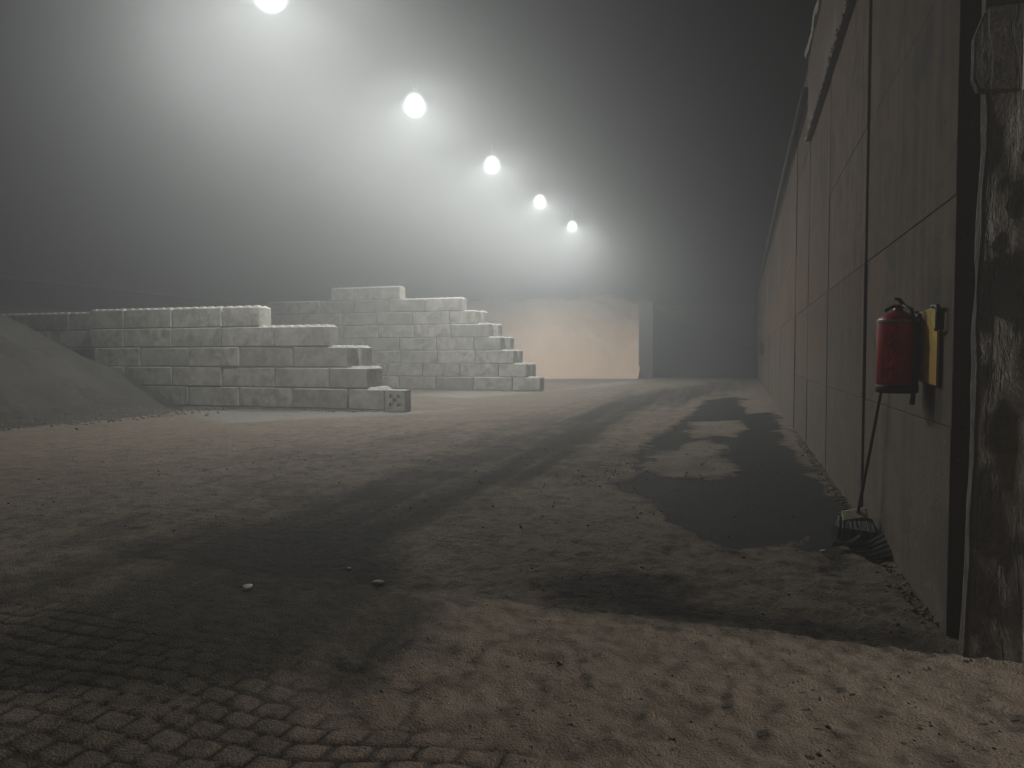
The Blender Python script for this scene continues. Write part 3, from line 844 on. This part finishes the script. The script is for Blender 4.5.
def board():
    y0, y1, z0, z1 = 4.60, 5.14, 1.33, 1.79
    root = empty('wall_board', (WX - .006, (y0 + y1) / 2, z0), 'faded yellow board hung on the right wall beside the dark slot', 'sign board')
    h = (y1 - y0) / 2
    bm = BM()
    pts = [(-h, 0.008), (h - .02, 0.03), (h, 0.44), (-h + .05, .46), (-h + .05, .33), (-h - .004, .32)]
    f = [bm.verts.new((-.024, a, b)) for a, b in pts]; k = [bm.verts.new((-.012, a, b)) for a, b in pts]
    bm.faces.new(f); bm.faces.new(k[::-1])
    for i in range(len(pts)): bm.faces.new((f[i], k[i], k[(i + 1) % len(pts)], f[(i + 1) % len(pts)]))
    bmesh.ops.recalc_face_normals(bm, faces=bm.faces[:])
    obj('panel', bm, M['yellow'], root)
    bm = BM(); tube(bm, [(-.03, -h + .10, .462), (-.035, -h - .05, .455), (-.035, -h - .06, .42), (-.035, -h - .055, .33), (-.03, -h, .325)], 0.011, 8)
    obj('hook', bm, M['black'], root, True)
    obj('fixing_plate', boxm(-.022, -.01, -h - .01, -h + .042, .335, .455, bevel=.003), M['steel'], root)
    obj('clip', boxm(-.03, -.01, h - .02, h + .015, .41, .46, bevel=.003), M['black'], root)
board()

def broom():
    base = Vector((0.94, 6.42, 0.0))
    root = empty('push_broom', base, 'long-handled broom with pale wooden head leaning against the right wall', 'broom')
    bm = BM(); tube(bm, [(-0.015, 0.02, 0.21), (0.045, -0.16, 0.8), (0.117, -0.34, 1.50)], 0.0125, 10)
    obj('handle', bm, M['dark_wood'], root, True)
    bm = boxm(-0.095, 0.095, -0.048, 0.048, -0.025, 0.025, bevel=0.008)
    bmesh.ops.rotate(bm, cent=(0, 0, 0), matrix=Matrix.Rotation(R(-16), 3, 'Y') @ Matrix.Rotation(R(-10), 3, 'Z') @ Matrix.Rotation(R(48), 3, 'X'), verts=bm.verts[:])
    bmesh.ops.translate(bm, vec=(-0.035, 0.03, 0.20), verts=bm.verts[:])
    obj('broom_head', bm, M['wood'], root)
    bm = BM(); rr = random.Random(3)
    for i in range(900):
        u = rr.uniform(-1, 1); v = rr.uniform(-1, 1)
        a = Vector((-0.035 + 0.12 * u, 0.03 - 0.048 * u + 0.028 * v, 0.185))
        e = Vector((-0.03 + 0.17 * u + rr.gauss(0, .012), -0.05 - 0.06 * u + 0.11 * v + rr.gauss(0, .015), 0.004 + abs(rr.gauss(0, .006))))
        mid = (a + e) / 2 + Vector((rr.gauss(0, .006), -.012 * (1 - v), .012))
        tube(bm, [a, mid, e], [0.0019, 0.0021, 0.0013], 4, cap=False)
    obj('bristles', bm, M['bristle'], root)
broom()
def scraps():
    rr = random.Random(9)
    # black rubber mat scraps under and beside the broom
    specs = [((0.99, 5.98, 0.02), 0.30, 0.34, 20, 'black ribbed rubber mat scrap lying on the floor against the wall foot by the broom'),
             ((0.80, 6.12, 0.012), 0.20, 0.12, -15, 'small black rubber strip lying on the floor left of the broom')]
    for loc, L, Wd, rz, lb in specs:
        bm = BM(); nx, ny = 24, 16; g = []
        for j in range(ny + 1):
            row = []
            for i in range(nx + 1):
                x = (i / nx - .5) * L * 1.0; y = (j / ny - .5) * Wd
                q = float(fbm(np.array([x]), np.array([y]), .15, 3, 330. + L)[0])
                z = 0.05 * max(0, x / L + .5) ** 2 * 2 + 0.022 * abs(q) + (0.012 if (j // 2) % 2 else 0)
                row.append(bm.verts.new((x + .02 * q, y + .02 * q, z)))
            g.append(row)
        for j in range(ny):
            for i in range(nx): bm.faces.new((g[j][i], g[j][i + 1], g[j + 1][i + 1], g[j + 1][i]))
        bmesh.ops.solidify(bm, geom=bm.faces[:], thickness=0.008)
        o = obj('rubber_scrap', bm, M['black']); o.location = loc; o.rotation_euler = (0, 0, R(rz))
        tag(o, lb, 'rubber scrap')
scraps()

cb = empty('wall_cabinet', (WX, 38.5, 1.6), 'small dark cabinet far along the right wall', 'cabinet')
obj('case', boxm(-.22, -0.012, -.3, .3, 0, .62, bevel=.01), M['steel'], cb)
obj('door', boxm(-.238, -.2225, -.27, .27, .03, .59, bevel=.004), M['rust'], cb)

# ------------------------------------------------------------------ loose stones
def stone_mesh(seed, r):
    bm = BM(); bmesh.ops.create_icosphere(bm, subdivisions=2, radius=r)
    rr = random.Random(seed); k = [Vector((rr.gauss(0, 1), rr.gauss(0, 1), rr.gauss(0, 1))).normalized() for _ in range(7)]
    for v in bm.verts:
        d = v.co.normalized()
        s = 1.0
        for q in k: s -= 0.22 * max(0, d.dot(q) - 0.55)
        v.co = Vector((v.co.x * 1.25, v.co.y * .9, v.co.z * .42)) * s
    return bm
ST = [(-2.27, 4.22, .036, 'pale rounded stone alone in the dark lane near the middle of the foreground'),
      (-3.05, 3.9, .030, 'flat pale stone in the dark lane left of the middle'),
      (-2.62, 4.45, .020, 'tiny pale stone just left of the rounded pale stone in the dark lane'),
      (0.62, 5.95, .03, 'pale pebble at the tip of the damp patch near the broom')]
for i, (x, y, r, lb) in enumerate(ST):
    o = obj('stone', stone_mesh(i, r), M['stone'], None, True); o.location = (x, y, r * .25); o.rotation_euler = (0, 0, i * 1.3)
    tag(o, lb, 'stone', 'loose stones on the floor')
# crumbs of salt and mortar strewn along the wall foot and over the near floor: nobody could count them
def crumbs():
    rr = random.Random(21); bm = BM()
    base = [bmesh.ops.create_icosphere]
    def crumb(x, y, r, z):
        n0 = len(bm.verts)
        q = bmesh.ops.create_icosphere(bm, subdivisions=1, radius=r)['verts']
        sx, sy, sz = rr.uniform(.7, 1.4), rr.uniform(.7, 1.3), rr.uniform(.45, .8)
        for v in q:
            s = rr.uniform(.75, 1.15); v.co = Vector((v.co.x * sx * s + x, v.co.y * sy * s + y, v.co.z * sz * s + z))
    for _ in range(420):
        y = rr.uniform(4.5, 16); crumb(WX - abs(rr.gauss(0.05, .05)), y, rr.uniform(.006, .022), 0.002)
    for _ in range(500):
        y = rr.uniform(2.3, 5.0); x = rr.uniform(-1.6, 1.2); crumb(x, y, rr.uniform(.003, .009) * (1 if rr.random() < .95 else 1.9), 0.0)
    for _ in range(160):
        crumb(rr.gauss(-1.65, .22), rr.gauss(9.4, .7), rr.uniform(.005, .013), -0.002)
    for _ in range(260):
        x = rr.uniform(-14.5, -9.0); crumb(x, 17.95 - abs(rr.gauss(0, .22)), rr.uniform(.015, .05), 0.0)
    for _ in range(200):
        x = rr.uniform(-13.5, -8.2); crumb(x, 30.45 - abs(rr.gauss(0, .25)), rr.uniform(.02, .06), 0.0)
    for _ in range(420):
        y = rr.uniform(8, 17.5); x = -14.7 + rr.gauss(0, .5); zz = float(z_left(np.array([x]), np.array([y]))[0])
        crumb(x, y, rr.uniform(.012, .045), max(0.0, zz))
    for _ in range(500):
        y = rr.uniform(5, 14); x = rr.uniform(-9, .5); crumb(x, y, rr.uniform(.006, .016), -.004)
    o = obj('crumbs', bm, M['crumb'], None, True)
    tag(o, 'loose pale crumbs strewn over the near floor and wall foot', 'crumbs', kind='stuff')
crumbs()

# ------------------------------------------------------------------ haze: one closed box round the whole place
def haze():
    m = bpy.data.materials.new('haze'); m.use_nodes = True; t = m.node_tree
    for n in list(t.nodes): t.nodes.remove(n)
    out = t.nodes.new('ShaderNodeOutputMaterial'); v = t.nodes.new('ShaderNodeVolumePrincipled')
    v.inputs['Color'].default_value = (0.92, 0.93, 0.92, 1)
    v.inputs['Density'].default_value = HAZE_DENSITY; v.inputs['Anisotropy'].default_value = HAZE_G
    t.links.new(v.outputs[0], out.inputs['Volume'])
    o = obj('haze', boxm(-85, 85, -45, 125, -1.4, 17.6), m)
    tag(o, 'dusty mist filling the whole hall and glowing under the lamps', 'haze', kind='stuff')
haze()
